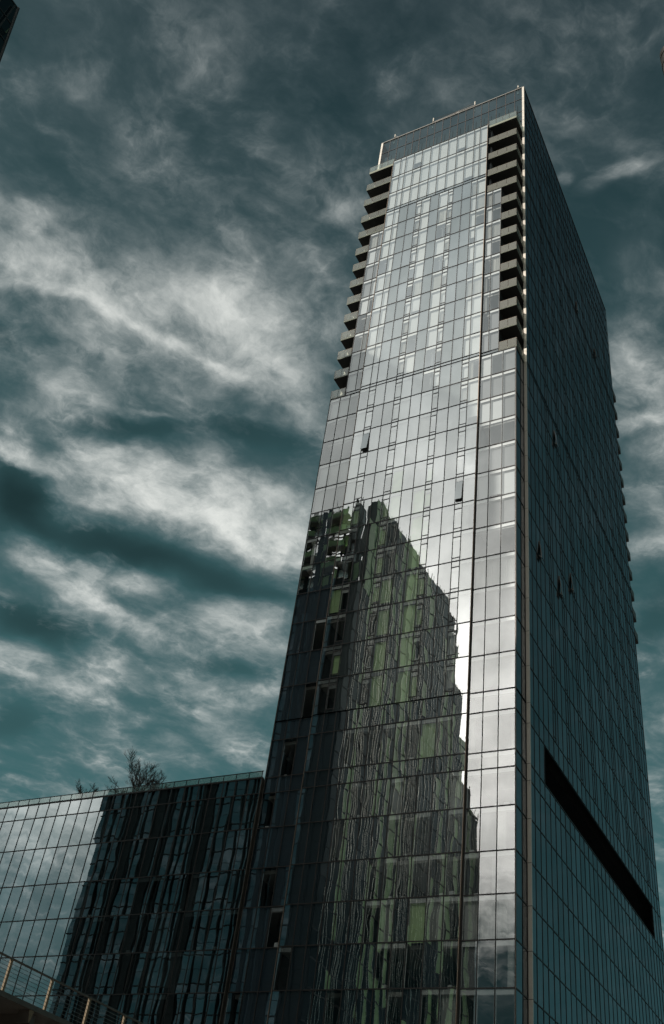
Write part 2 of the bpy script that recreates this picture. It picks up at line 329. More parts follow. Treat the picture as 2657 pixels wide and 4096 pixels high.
PANES = []     # (o, base, u0, u1, z0, z1, glass key, kind)
def pane_glass(mb, p, tiltamp=.0016):
    o, base, u0, u1, z0, z1, g, kind, pid = p
    a = random.gauss(0, tiltamp); b = random.gauss(0, tiltamp); w = u1 - u0; h = z1 - z0
    t = (-a * w / 2 - b * h / 2, a * w / 2 - b * h / 2, a * w / 2 + b * h / 2, -a * w / 2 + b * h / 2)
    quad(mb, o, base, u0, u1, z0, z1, 0, g, pid, t)
def pane_back(mb, p):
    o, base, u0, u1, z0, z1, g, kind, pid = p
    a, b = u0 + .03, u1 - .03
    rr = random.Random(int(pid * 1e6))
    if kind == 'plain': quad(mb, o, base, a - .03, b + .03, z0, z1, -.10, 'shadow'); return
    if kind == 'deep': quad(mb, o, base, a - .03, b + .03, z0, z1, -.10, 'reflblue'); return
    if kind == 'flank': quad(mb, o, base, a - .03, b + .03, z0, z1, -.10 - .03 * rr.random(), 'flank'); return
    if kind == 'none': return
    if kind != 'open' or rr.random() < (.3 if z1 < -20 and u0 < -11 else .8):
        quad(mb, o, base, a, b, z1 - .36, z1 - .06, -.05, 'shadehead' if z1 < -20 and u0 < -11 else 'head')
    rv = 'shadehead' if z1 < -20 and u0 < -11 else 'reveal'
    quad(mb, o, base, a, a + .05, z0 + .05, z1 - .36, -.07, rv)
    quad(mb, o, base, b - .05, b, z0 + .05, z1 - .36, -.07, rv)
    top = z1 - .30
    if kind in ('blind', 'blindg', 'sage'):
        quad(mb, o, base, a - .02, b + .02, z0 + (0 if rr.random() < .8 else .45), top, -.26, kind)
    elif kind == 'partial':
        quad(mb, o, base, a - .02, b + .02, z0 + (z1 - z0) * rr.uniform(.12, .5), top, -.26, 'blind')
    elif kind == 'curtain' or kind == 'half':
        n = 26; c0, c1 = a, b
        if kind == 'half':
            if rr.random() < .5: c1 = a + (b - a) * rr.uniform(.2, .5)
            else: c0 = b - (b - a) * rr.uniform(.2, .5)
            n = 12
        us = [c0 + (c1 - c0) * i / n for i in range(n + 1)]
        ds = [-.30 + (.05 if i % 2 else -.05) * rr.uniform(.5, 1.3) for i in range(n + 1)]
        for i in range(n):
            pts = [frame_pt(o, base, us[i], z0 + .05, ds[i]), frame_pt(o, base, us[i + 1], z0 + .05, ds[i + 1]), frame_pt(o, base, us[i + 1], top, ds[i + 1]), frame_pt(o, base, us[i], top, ds[i])]
            if o in 'LB': pts.reverse()
            mb.face(pts, 'curtain')
    if kind in ('open', 'half', 'partial') and rr.random() < .45:      # something standing on the sill
        w = rr.uniform(.15, .35); u = rr.uniform(a + .1, b - .1 - w); h = rr.uniform(.2, .45)
        q0 = frame_pt(o, base, u, z0, -.3); q1 = frame_pt(o, base, u + w, z0, -.55)
        mb.box(min(q0[0], q1[0]), max(q0[0], q1[0]), min(q0[1], q1[1]), max(q0[1], q1[1]), z0 + .02, z0 + h, 'head')

def zone(fr, o, base, us, zs, g, kindf, skip=None, mw=.055, pr=.035, ends=True):
    """panes between the division lines us x zs plus the mullion grid in fr"""
    for j in range(len(zs) - 1):
        zt, zb = zs[j], zs[j + 1]
        for i in range(len(us) - 1):
            kd = kindf(i, j)
            if kd is None: continue
            if isinstance(kd, tuple):      # operable leaf between two transoms
                kk = kd[0]
                za, zb2 = zt - .62, zb + .36
                for (q1, q0, k3) in ((zt, za, 'plain' if kk == 'plain' else 'blind'), (za, zb2, kk), (zb2, zb, 'plain')):
                    PANES.append((o, base, us[i], us[i + 1], q0, q1, g, k3, random.random()))
                for q in (za, zb2): bar(fr, o, base, us[i] + mw / 2, us[i + 1] - mw / 2, q - .035, q + .035, -.02, pr - .008, 'bronze')
            else:
                PANES.append((o, base, us[i], us[i + 1], zb, zt, g, kd, random.random()))
    for i, u in enumerate(us):
        if not ends and i in (0, len(us) - 1): continue
        bar(fr, o, base, u - mw / 2, u + mw / 2, zs[-1], zs[0], -.03, pr, 'bronze')
    for z in zs:
        bar(fr, o, base, us[0] + .03, us[-1] - .03, z - .035, z + .035, -.025, pr + .006, 'bronze')

tower = thing('glass_tower', 'tall slender glass tower filling the middle, with stacked corner balconies and a bronze corner fin', 'tower')
fr = MB()      # mullions
BOT = [-38.25, -41.36, -44.23, -47.08, -49.94, -52.8, -55.66, -58.5, -61.4, -65.4, -69.4]
ZT = [54.3, 50.15, 46.35, 42.62]
ZM = [42.06, 38.75, 35.5, 32.28, 29.06, 25.84, 22.62, 19.4, 16.17, 12.95, 9.716]
ZLo = [9.27, 6.089, 2.9, -.32, -3.504, -6.692, -9.884, -13.07, -16.295, -19.495, -22.705, -25.91, -29.145]
ZP = [-29.145, -30.862, -34.104, -35.412] + BOT
CT = [X2, -16.09, -15.33, -14.16, -13.0, -11.76, -10.57, -9.33, -8.11, -6.92, -5.75, -4.97, X3]
CM = [X2, -16.08, -15.33, -14.18, -13.03, -12.32, -11.16, -10.0, -8.78, -8.16, -6.98, -5.80, -5.08, X3]
CP = [X2, -16.1, -15.02, -14.05, -13.04, -11.93, -10.81, -9.69, -8.65, -7.6, -6.35, -5.12, X3]
rk = random.Random(5)
def kT(i, j): return 'blind' if rk.random() < .93 else 'partial'
def kM(i, j):
    if i in (2, 3, 6, 9, 10): return 'plain'
    if i in (4, 8): return (rk.choice(['blind', 'blind', 'curtain', 'open']),)
    return rk.choice(['blind', 'blind', 'blind', 'blind', 'blind', 'curtain', 'partial', 'open'])
def kL(i, j):
    if i in (2, 3, 6, 9, 10): return 'plain'
    if j > 4 and i == 0: return rk.choice(['open', 'sage', 'open'])
    if j > 4 and i == 1: return (rk.choice(['open', 'sage', 'open']),)
    if 3 < j < 12 and i in (4, 5, 7, 8):
        s = rk.choice(['sage', 'sage', 'sage', 'open']); return (s,) if i in (4, 8) else s
    if i in (1, 4, 8, 11): return (rk.choice(['blind', 'blind', 'curtain', 'blind', 'open']),)
    return rk.choice(['blind', 'blind', 'blind', 'curtain', 'partial', 'half', 'open'])
def kP(i, j):
    if j in (0, 2): return 'deep'
    if i < 6: return rk.choice(['deep', 'open', 'deep', 'deep', 'deep'])
    if i > 6 and rk.random() < .16: return rk.choice(['sage', 'curtain'])
    return rk.choice(['open', 'open', 'deep', 'open'])
zone(fr, 'F', YM, CT, ZT, 'glass', kT)
zone(fr, 'F', YM, CT, [ZT[-1], ZM[0]], 'glass', lambda i, j: 'plain')
zone(fr, 'F', YM, CM, ZM, 'glass', kM)
zone(fr, 'F', YM, CM, [ZM[-1], ZLo[0]], 'glass', lambda i, j: 'plain')
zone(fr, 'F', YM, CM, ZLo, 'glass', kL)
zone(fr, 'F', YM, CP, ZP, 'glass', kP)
# bays
def kBU(i, j): return rk.choice(['blindg', 'open', 'curtain', 'half', 'blind', 'blindg'])
brow = {}
def kBR(i, j):
    r = brow.setdefault(j, rk.choice(['blindg', 'blindg', 'open', 'curtain', 'blind', 'curtain', 'blindg']))
    return r if rk.random() < .75 else rk.choice(['half', 'open', 'blindg'])
def kBL(i, j):
    if j in (1, 2): return 'open'
    if j > 4: return rk.choice(['open', 'deep', 'deep', 'deep', 'half'])
    return rk.choice(['blind', 'blindg', 'curtain', 'blind', 'curtain'])
ZBU = [38.7] + ZM[2:]
ZBU[-1] = 9.716
XR0 = X3 + .08
zone(fr, 'F', YB, [XR0, -3.12, -2.06], ZBU, 'bay', kBU)
zone(fr, 'F', YB, [-19.07, -17.94, X2 - .05], ZBU, 'bay', kBU)
zone(fr, 'F', YB, [XR0, -2.06], [ZBU[-1], ZLo[0]], 'bay', lambda i, j: 'plain')
zone(fr, 'F', YB, [-19.07, X2 - .05], [ZBU[-1], ZLo[0]], 'bay', lambda i, j: 'plain')
CBR = [XR0, -2.78, -1.58, X4 - .02]; CBL = [X1, -19.6, -18.41, X2 - .05]
zone(fr, 'F', YB, CBR, ZLo, 'bay', kBR); zone(fr, 'F', YB, CBL, ZLo, 'bay', kBL)
def kBP(i, j):
    if j in (0, 2): return 'deep'
    return rk.choice(['open', 'deep', 'deep', 'deep'])
def kBPR(i, j):
    if j == 6: return 'curtain'
    return rk.choice(['open', 'blindg', 'open', 'half'])
zone(fr, 'F', YB, CBR, ZP, 'bay', kBPR); zone(fr, 'F', YB, CBL, ZP, 'bay', kBP)
# bay returns
kF = lambda i, j: 'flank'
for zs in (ZLo, ZP):
    zone(fr, 'S', X4, [YB + .02, -1.05, -.12], zs, 'side', kF)
    zone(fr, 'L', X1, [YB + .02, -1.05, -.12], zs, 'side', kF)
# flank: one column every 1.27 m, some split by narrow opening leaves
YS = [0.03]; y = .97
YS += [.97, 2.19, 3.34]
while YS[-1] < 36.2: YS.append(round(YS[-1] + 1.257, 3))
YS[-1] = 37.2; YS += [38.35, 39.5, YE]
ops = {5: 1, 8: 1, 11: 1, 14: 1, 17: 1, 20: 1, 23: 1, 26: 1, 29: 1}
def split(ys):
    r = []
    for i, a in enumerate(ys):
        r.append(a)
        if i in ops and i < len(ys) - 1: r.append(a + .62)
    return r
YU = split(YS)
opset = {YU.index(YS[i]) for i in ops if i < len(YS) - 1}
ZS_top = [65.72, 62.7, 59.4, 57.0, 54.3, 50.15, 46.35, 42.62, 42.06] + ZM[1:]
def kS(i, j): return ('flank',) if i in opset else 'flank'
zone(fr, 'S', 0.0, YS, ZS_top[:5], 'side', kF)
# flank operable transoms drawn on the split columns
def kside(i, j):
    return ('flankop',) if i in opset else 'flank'
def side_zone(zs):
    for j in range(len(zs) - 1):
        zt, zb = zs[j], zs[j + 1]
        for i in range(len(YU) - 1):
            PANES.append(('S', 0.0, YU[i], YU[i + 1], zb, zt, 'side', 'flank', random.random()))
            if i in opset and zt - zb > 2.5:
                for q in (zt - .62, zb + .36): bar(fr, 'S', 0.0, YU[i] + .02, YU[i + 1] - .02, q - .03, q + .03, -.02, .022, 'bronze')
    for u in YU: bar(fr, 'S', 0.0, u - .022, u + .022, zs[-1], zs[0], -.03, .03, 'bronze')
    for z in zs: bar(fr, 'S', 0.0, YU[0], YU[-1], z - .032, z + .032, -.025, .036, 'bronze')
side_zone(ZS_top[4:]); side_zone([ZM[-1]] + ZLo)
# podium flank: louvre opening cut between YS 3.34 .. 37.2
def louvre_kind(i, j):
    if j == 1 and YS[i] >= 3.3 and YS[i + 1] <= 37.3: return None
    return 'flank'
us = YS
for j in range(len(ZP) - 1):
    for i in range(len(us) - 1):
        if louvre_kind(i, j): PANES.append(('S', 0.0, us[i], us[i + 1], ZP[j + 1], ZP[j], 'side', 'flank', random.random()))
for u in us:
    inn = 3.4 < u < 37.1
    if inn:
        bar(fr, 'S', 0.0, u - .022, u + .022, ZP[1], ZP[0], -.03, .03, 'bronze'); bar(fr, 'S', 0.0, u - .022, u + .022, ZP[-1], ZP[2], -.03, .03, 'bronze')
    else: bar(fr, 'S', 0.0, u - .022, u + .022, ZP[-1], ZP[0], -.03, .03, 'bronze')
for z in ZP[1:]: bar(fr, 'S', 0.0, us[0], us[-1], z - .035, z + .035, -.025, .036, 'bronze')
# far side and left side of the slab
CBk = [XL + .3 + i * (20.6 / 17) for i in range(18)]
ZALL = [65.72, 62.7, 59.4, 57.0, 54.3, 50.15, 46.35, 42.62, 42.06] + ZM[1:] + ZLo + ZP[1:]
for j in range(len(ZALL) - 1):
    PANES.append(('L', XL, .0, YE, ZALL[j + 1], ZALL[j], 'side', 'flank', random.random()))
    if j > 3: PANES.append(('B', YE, XL, -.02, ZALL[j + 1], ZALL[j], 'side', 'flank', random.random()))
for z in ZALL: bar(fr, 'L', XL, .05, YE - .05, z - .03, z + .03, -.02, .03, 'bronze'); bar(fr, 'B', YE, XL + .05, -.05, z - .03, z + .03, -.02, .03, 'bronze')
for i in range(1, 32): bar(fr, 'L', XL, i * 1.27 - .02, i * 1.27 + .02, ZALL[-1], ZALL[0], -.02, .02, 'bronze')
for u in CBk: bar(fr, 'B', YE, u - .02, u + .02, ZALL[-1], ZALL[4], -.02, .02, 'bronze')
# crown screen
XC = [-20.95, -19.83, -18.58, -17.26, -16.19, -15.14, -13.98, -12.88, -11.71, -10.54, -9.42, -8.28, -7.14, -5.99, -4.95, -3.85, -2.55, -1.26, -.2]
cf = MB()
PC = []
for j, (zt, zb) in enumerate(((65.66, 62.73), (62.73, 59.4), (59.4, 57.0), (57.0, 54.2))):
    for i in range(len(XC) - 1): PC.append(('F', 0.0, XC[i], XC[i + 1], zb, zt, 'clear', 'none', random.random()))
    bar(cf, 'F', 0.0, XC[0], XC[-1], zb - .05, zb + .05, -.03, .04, 'bronze')
for u in XC: bar(cf, 'F', 0.0, u - .05, u + .05, 54.2, 65.66, -.035, .035, 'bronze')
crown_glass = MB()
for p in PC: pane_glass(crown_glass, p)
cs = crown_glass.build('crown_screen', tower); cf.build('crown_frame', cs)
M_ = MB()
M_.box(-21.0, -.25, .5, 12, 54.2, 62.3, 'roof')      # plant room behind the screen
M_.build('plant_room', tower)
# parapet cap, fins
cap = MB()
cap.box(XL - .02, .06, -.08, .22, 65.7, 65.80, 'cap'); cap.box(-.2, .06, .22, YE, 65.72, 65.8, 'bronze'); cap.box(XL - .02, XL + .25, .22, YE, 65.72, 65.8, 'bronze')
cap.build('parapet_cap', tower)
f1_ = MB()
zj = [65.7] + ZALL[1:]
def finrun(mb, x0, x1, zs, k):
    for a, b in zip(zs[:-1], zs[1:]): mb.box(x0, x1, -.07, .02, b + .02, a - .02, k)
finrun(f1_, -.235, .045, [65.7, 62.7, 59.4, 57.0, 54.3, 50.15, 46.35, 42.62] + ZM[1:] + ZLo + ZP[1:], 'finlight')
f1_.box(-.22, .03, -.055, .01, ZALL[-1], 65.6, 'bronze')
f1_.build('corner_fin', tower)
f2_ = MB(); finrun(f2_, -21.25, -20.98, [65.7, 62.7, 59.4, 57.0, 54.3, 50.15, 46.35, 42.62] + ZM[1:], 'finlight'); f2_.build('corner_fin', tower)
f3 = MB(); f3.box(X3 - .02, X3 + .025, YM - .07, YB, ZALL[-1], 54.3, 'fin'); f3.box(X3 + .032, X3 + .08, YM + .12, YB + .05, ZALL[-1], 38.7, 'dark'); f3.build('vertical_fin', tower)  # black strip beside the fin stands in for the gap's shade
f4 = MB(); f4.box(X2 - .03, X2 + .0, YM - .06, YB, ZALL[-1], 54.3, 'fin'); f4.build('vertical_fin', tower)
ed = MB(); ed.box(X4 - .05, X4 + .02, YB - .03, YB + .05, ZALL[-1], 9.25, 'fin'); ed.build('corner_trim', tower)
ed = MB(); ed.box(X1 - .02, X1 + .03, YB - .03, YB + .05, ZALL[-1], 9.25, 'fin'); ed.build('corner_trim', tower)
# solid cheeks of the projecting middle and of the upper bays, recess walls behind the balconies
ch = MB()
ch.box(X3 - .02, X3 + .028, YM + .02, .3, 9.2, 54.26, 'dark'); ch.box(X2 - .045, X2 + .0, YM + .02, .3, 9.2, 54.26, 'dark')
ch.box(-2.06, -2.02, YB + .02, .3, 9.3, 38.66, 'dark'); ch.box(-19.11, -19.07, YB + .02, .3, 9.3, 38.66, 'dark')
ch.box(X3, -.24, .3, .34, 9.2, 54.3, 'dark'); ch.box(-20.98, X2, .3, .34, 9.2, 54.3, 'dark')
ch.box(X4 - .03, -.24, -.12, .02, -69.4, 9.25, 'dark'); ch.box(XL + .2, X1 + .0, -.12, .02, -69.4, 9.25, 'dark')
ch.build('recess_wall', tower)
lou = MB(); lou.box(-.9, -.8, 3.34, 37.2, -34.1, -30.86, 'louvre')
for i in range(16):
    z = -34.0 + i * .2
    lou.face([(-.02, 3.4, z), (-.02, 37.1, z), (-.2, 37.1, z + .16), (-.2, 3.4, z + .16)], 'louvre')
lou.box(-.8, -.01, 3.30, 3.34, -34.1, -30.86, 'louvre'); lou.box(-.8, -.01, 37.2, 37.24, -34.1, -30.86, 'louvre')
lou.build('louvre_band', tower)
rf = MB(); rf.box(XL + .02, -.03, .02, YE - .02, 54.18, 54.28, 'roof'); rf.box(XL + .1, -.1, 12, YE - .1, 62.2, 62.4, 'roof'); rf.box(X2, X3, YM + .02, 0, 54.2, 54.34, 'slabedge'); rf.build('roof', tower)
# floors and core
zfl = [50.15, 46.35, 42.3] + ZM[1:-1] + [9.5] + ZLo[1:] + ZP[1:-1]
for z in zfl:
    f = MB()
    f.box(-20.9, -1.0, .36, YE - .6, z - .28, z, 'floor')
    x0, x1 = (X1 + .3, X4 - .3) if z < 9.6 else (X2 + .1, X3 - .1)
    f.box(x0, x1, YB + .5, .34, z - .28, z - .004, 'floor')
    if 9.6 < z < 39: f.box(XR0, -2.2, YB + .5, .30, z - .281, z - .003, 'floor'); f.box(-18.95, X2 - .1, YB + .5, .30, z - .281, z - .003, 'floor')
    f.build('floor_slab', tower)
co = MB(); co.box(-17.5, -3.5, 3.2, 34, -69.4, 54.0, 'core')
for xw in (-13.6, -11.5, -9.4, -6.2): co.box(xw - .1, xw + .1, YM + .55, 3.2, -69.4, 54.0, 'core')
for xw in (-3.7, -17.35): co.box(xw - .1, xw + .1, YB + .5, 4, -69.4, 54., 'core')
co.box(-20.5, -17.5, 4.2, 4.4, -69.4, 54, 'core'); co.box(-3.5, -.5, 4.2, 4.4, -69.4, 54, 'core')
co.build('core_wall', tower)

# ---- balconies
def rail_mb(x0, x1, zb, n, sides, y0=YB, yb=-.1, k='rail', h=1.3):
    r = MB(); w = (x1 - x0) / n
    for i in range(n):
        r.box(x0 + i * w + .035, x0 + (i + 1) * w - .035, y0 - .035, y0 - .02, zb + .08, zb + h, k)
    for i in range(n + 1):
        xx = x0 + i * w; r.box(xx - .015, xx + .015, y0 - .015, y0 + .02, zb + .25, zb + h + .03, 'steel')
    r.box(x0, x1, y0 - .02, y0 + .025, zb + h, zb + h + .035, 'fin')
    for s in sides:
        xs = x0 if s < 0 else x1
        for q in range(2):
            ya = y0 + q * (yb - y0) / 2 + .02; yc = y0 + (q + 1) * (yb - y0) / 2 - .02
            r.box(xs - .008, xs + .008, ya, yc, zb + .08, zb + h, k)
        r.box(xs - .02, xs + .02, y0, yb, zb + h, zb + h + .035, 'fin')
        for q in (0, 1, 2):
            yy = y0 + q * (yb - y0) / 2; r.box(xs - .018, xs + .018, yy, yy + .03, zb + .2, zb + h, 'steel')
    return r
def balcony(x0, x1, zb, n, sides):
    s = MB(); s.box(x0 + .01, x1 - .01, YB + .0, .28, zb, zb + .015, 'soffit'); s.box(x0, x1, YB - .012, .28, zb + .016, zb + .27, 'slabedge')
    b = s.build('balcony', tower)
    rail_mb(x0, x1, zb + .0, n, sides, k='rail' if sides[0] > 0 else 'raill').build('railing', b)
    return b
zbal = [49.67, 46.01, 42.25, 38.5, 35.22, 31.98, 28.74, 25.52, 22.28, 19.04, 15.77, 12.58, 9.30]
for j, zb in enumerate(zbal):
    if j < 3:
        balcony(X3 + .14, -.2, zb, 3, (1,)); balcony(-20.86, X2 - .06, zb, 3, (-1,))
    elif j == 3:
        balcony(X3 + .14, -.2, zb + .25, 3, (1,)); balcony(-20.86, X2 - .06, zb + .25, 3, (-1,))
    else:
        balcony(-2.0, -.2, zb, 2, (1,)); balcony(-20.86, -19.13, zb, 2, (-1,))
# top terrace
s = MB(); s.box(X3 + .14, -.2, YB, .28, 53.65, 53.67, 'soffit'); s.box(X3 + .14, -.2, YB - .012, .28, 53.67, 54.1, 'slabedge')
tb = s.build('balcony', tower)
rail_mb(X3 + .14, -.2, 54.02, 4, (1,), k='railc', h=1.2).build('railing', tb)
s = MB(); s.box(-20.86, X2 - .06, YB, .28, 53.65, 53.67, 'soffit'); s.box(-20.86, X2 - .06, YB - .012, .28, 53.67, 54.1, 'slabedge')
tb = s.build('balcony', tower)
rail_mb(-20.86, X2 - .06, 54.02, 4, (-1,), k='railc', h=1.2).build('railing', tb)
rail_mb(X2 + .1, X3 - .1, 54.2, 12, (), y0=YM + .5, k='railc', h=1.1).build('railing', tb)
# balconies of the far corner
for j, z in enumerate(zbal[1:] + [6.1, 2.9]):
    s = MB(); s.box(-3.0, -.02, YE + .01, YE + 1.9, z, z + .26, 'soffit'); s.box(-3.0, -.02, YE + 1.86, YE + 1.9, z + .26, z + 1.3, 'rail'); s.box(-.05, -.01, YE + .01, YE + 1.9, z + .26, z + 1.3, 'steel')
    s.build('balcony', tower)
s = MB(); s.box(-20.5, -.3, YE + .02, YE + 1.75, -69.4, 2.6, 'flank'); s.build('rear_bay', tower)

# ---- things left out on the balconies
def chair(x, y, z, rot, label):
    o = thing('patio_chair', label, 'chair', 'chairs left on the balconies')
    c, sn = math.cos(rot), math.sin(rot)
    def bx(a0, a1, b0, b1, z0, z1, k, nm):
        b = MB(); b.box(a0, a1, b0, b1, z0, z1, k); q = b.build(nm, o)
        for v in q.data.vertices:
            px_, py_ = v.co.x, v.co.y; v.co.x = x + px_ * c - py_ * sn; v.co.y = y + px_ * sn + py_ * c
    bx(-.25, .25, -.25, .25, z + .42, z + .47, 'reveal', 'seat'); bx(-.25, .25, .22, .26, z + .47, z + .95, 'reveal', 'backrest')
    for a in (-.23, .2):
        for b in (-.23, .2): bx(a, a + .03, b, b + .03, z, z + .42, 'steel', 'leg')
chair(-20.3, -1.5, 12.85, .4, 'pale chair at the outer rail of the second lowest left balcony')
chair(-19.6, -1.3, 9.57, -1.9, 'pale chair on the lowest left balcony')
chair(-20.2, -1.4, 16.04, 2.2, 'pale chair on the third left balcony counted from the lowest')

# ---- roof davits and boom
for x, zt in ((-19.4, 67.57), (-13.43, 67.85), (-7.17, 67.8), (-.9, 67.38)):
    d_ = MB(); d_.tube((x, .35, 65.0), (x, .35, zt), .11, .10, 'finlight', 8); d_.tube((x, .35, 66.45), (x, .35, 66.75), .17, .17, 'steel', 8)
    dx = 1.1 if x < -15 else -1.2
    d_.tube((x, .35, zt - .15), (x + (dx if x in (-19.4, -.9) else 0.3), .5, 65.7), .03, .03, 'steel', 5)
    d_.build('davit', tower)
bo = MB(); bo.tube((-13.4, .35, 66.75), (-7.2, .35, 66.9), .06, .06, 'steel', 6); bo.tube((-13.4, .35, 67.7), (-10.0, .35, 67.15), .025, .025, 'steel', 5); bo.tube((-7.2, .35, 67.65), (-10.0, .35, 67.15), .025, .025, 'steel', 5)
bo.tube((-10, .35, 66.8), (-10, .35, 67.2), .03, .03, 'steel', 5); bo.tube((-9.9, .35, 66.85), (-9.3, -.05, 65.85), .03, .03, 'white', 5); bo.build('boom', tower)

# ---- opened top-hung windows
def open_sash(o, base, u0, u1, z0, z1, out):
    s = MB(); f = lambda u, z, d: frame_pt(o, base, u, z, d)
    a = [f(u0, z1, .05), f(u1, z1, .05), f(u1, z0, out), f(u0, z0, out)]
    b = [f(u0, z1, .01), f(u1, z1, .01), f(u1, z0, out - .05), f(u0, z0, out - .05)]
    s.face([a[3], a[2], a[1], a[0]], 'glass' if o == 'F' else 'side', random.random()); s.face(b, 'steel')
    for i in range(4):
        j = (i + 1) % 4; s.face([a[i], a[j], b[j], b[i]], 'fin' if i in (1, 3) else 'bronze')
    if o == 'F': quad(s, o, base, u0 + .02, u1 - .02, z0, z1, .012, 'dark')  # black sheet stands in for the unlit opening behind the sash
    else: quad(s, o, base, u0 + .02, u1 - .02, z0, z0 + .5, .012, 'dark')
    s.tube(f(u0 + .05, z0 + .35, .01), f(u0 + .05, z0 + .1, out - .05), .015, .015, 'finlight', 4); s.tube(f(u1 - .05, z0 + .35, .01), f(u1 - .05, z0 + .1, out - .05), .015, .015, 'finlight', 4)
    s.build('open_window', tower)
open_sash('F', YM, -16.04, -15.37, .04, 2.25, .28)
open_sash('F', YM, -5.76, -5.12, -9.5, -7.32, .22)
for yy, z1, z0, out in ((8.85, 8.2, 6.05, .26), (3.0, -11.2, -13.15, .27), (8.85, -10.85, -13.1, .28), (12.75, -7.7, -9.85, .26), (21.45, 45.0, 42.95, .24), (30.3, 44.95, 43.1, .24)):
    open_sash('S', 0.0, yy, yy + .62, z0, z1, out)

# ------------------------------------------------------------------ glass wing (low building on the left)
PW = []
wing = thing('glass_building', 'low glass building left of the tower with a glass railing around its flat roof', 'building')
XW0, XW1, ZW = -92.0, -20.95, -34.15
wf = MB()
XWs = [XW1]
rw = random.Random(3)
while XWs[-1] > XW0 + 1.3: XWs.append(XWs[-1] - (1.19 if rw.random() > .12 else 1.36))
XWs.reverse()
ZW_ = [ZW, -35.45, -38.3, -41.45, -44.32, -47.15, -50.02, -52.9, -55.8, -58.7, -62, -65.5, -69.4]
save = PANES; PANES = PW
def kW(i, j): return 'plain' if j < 3 else rk.choice(['blindg', 'open', 'open', 'open', 'plain'])
zone(wf, 'F', YM, XWs, ZW_, 'podium', kW)
PANES = save
wf.build('mullion_grid', wing)
wb = MB(); wb.box(XWs[0] - .1, XW1 - .02, YM + 1.6, 15, -69.4, ZW - .1, 'core'); wb.build('wall', wing)
wb = MB(); wb.box(XWs[0] - .1, XW1 + .0, YM + .1, 15.1, ZW - .28, ZW - .02, 'roof'); wb.build('roof', wing)
wb = MB(); wb.box(XWs[0] - .1, XW1 + .02, YM - .05, YM + .12, ZW - .02, ZW + .1, 'bronze'); wb.build('parapet_cap', wing)
wb = MB(); wb.box(XW1 - .02, XW1 + .03, YM - .06, YM + .25, -69.4, ZW + .06, 'steel'); wb.build('vertical_fin', wing)
rl = MB(); xr = XW1 - .1; zr0, zr1 = ZW + .1, ZW + .60
rl.box(XWs[0], XW1, YM + .02, YM + .08, zr1, zr1 + .05, 'bronze')
xs_ = [xr - i * 1.213 for i in range(57)]
for a, b in zip(xs_[:-1], xs_[1:]): rl.box(b + .04, a - .04, YM + .045, YM + .057, zr0 + .03, zr1 - .02, 'railc')
rlo = rl.build('railing', wing)
for x in xs_:
    p_ = MB(); p_.box(x - .025, x + .025, YM + .025, YM + .075, zr0, zr1, 'bronze'); p_.build('rail_post', rlo)
# roof shrubs: bare, multi-stemmed
def shrub(x, y, z, h, spread, seed, nst, label):
    rr = random.Random(seed); o = thing('bare_shrub', label, 'shrub', 'bare shrubs on the roof of the low building')
    st = MB(); tw = MB()
    def grow(mb, p, d, L, r, lev):
        q = p
        n = 5
        for i in range(n):
            d = (d + Vector((rr.gauss(0, .16), rr.gauss(0, .16), rr.gauss(.03, .12)))).normalized()
            q2 = q + d * (L / n)
            mb.tube(q, q2, max(.011, r * (1 - i * .15)), max(.010, r * (1 - (i + 1) * .15)), 'bark', 5 if lev < 2 else 3)
            if lev < 3 and i >= 1 - (lev > 0):
                for _ in range(rr.choice((1, 2)) if lev < 3 else rr.choice((0, 1, 2))):
                    dd = (d + Vector((rr.gauss(0, .5), rr.gauss(0, .5), rr.gauss(.3, .35)))).normalized()
                    grow(tw, q2, dd, L * rr.uniform(.35, .6), r * .5, lev + 1)
            q = q2
    for i in range(nst):
        a = 2 * math.pi * i / nst + rr.uniform(-.3, .3)
        dx = math.cos(a) * spread * rr.uniform(.4, 1.1); dy = math.sin(a) * spread * .6 * rr.uniform(.5, 1)
        d = Vector((dx, dy, 1)).normalized()
        grow(st, Vector((x + rr.gauss(0, .06), y + rr.gauss(0, .06), z)), d, h * rr.uniform(.7, 1.0), .05, 0)
    st.build('trunk', o); tw.build('twigs', o)
shrub(-35.55, 0.0, ZW - .1, 3.3, .65, 8, 7, 'large bare shrub spreading above the roof railing, biggest of the three')
shrub(-41.1, 0.0, ZW - .1, 2.0, .25, 21, 3, 'thin bare shrub leaning right behind the roof railing, left of the large shrub')
shrub(-33.4, 0.0, ZW - .1, 2.0, .4, 34, 3, 'smallest bare shrub barely topping the roof railing, right of the large shrub')

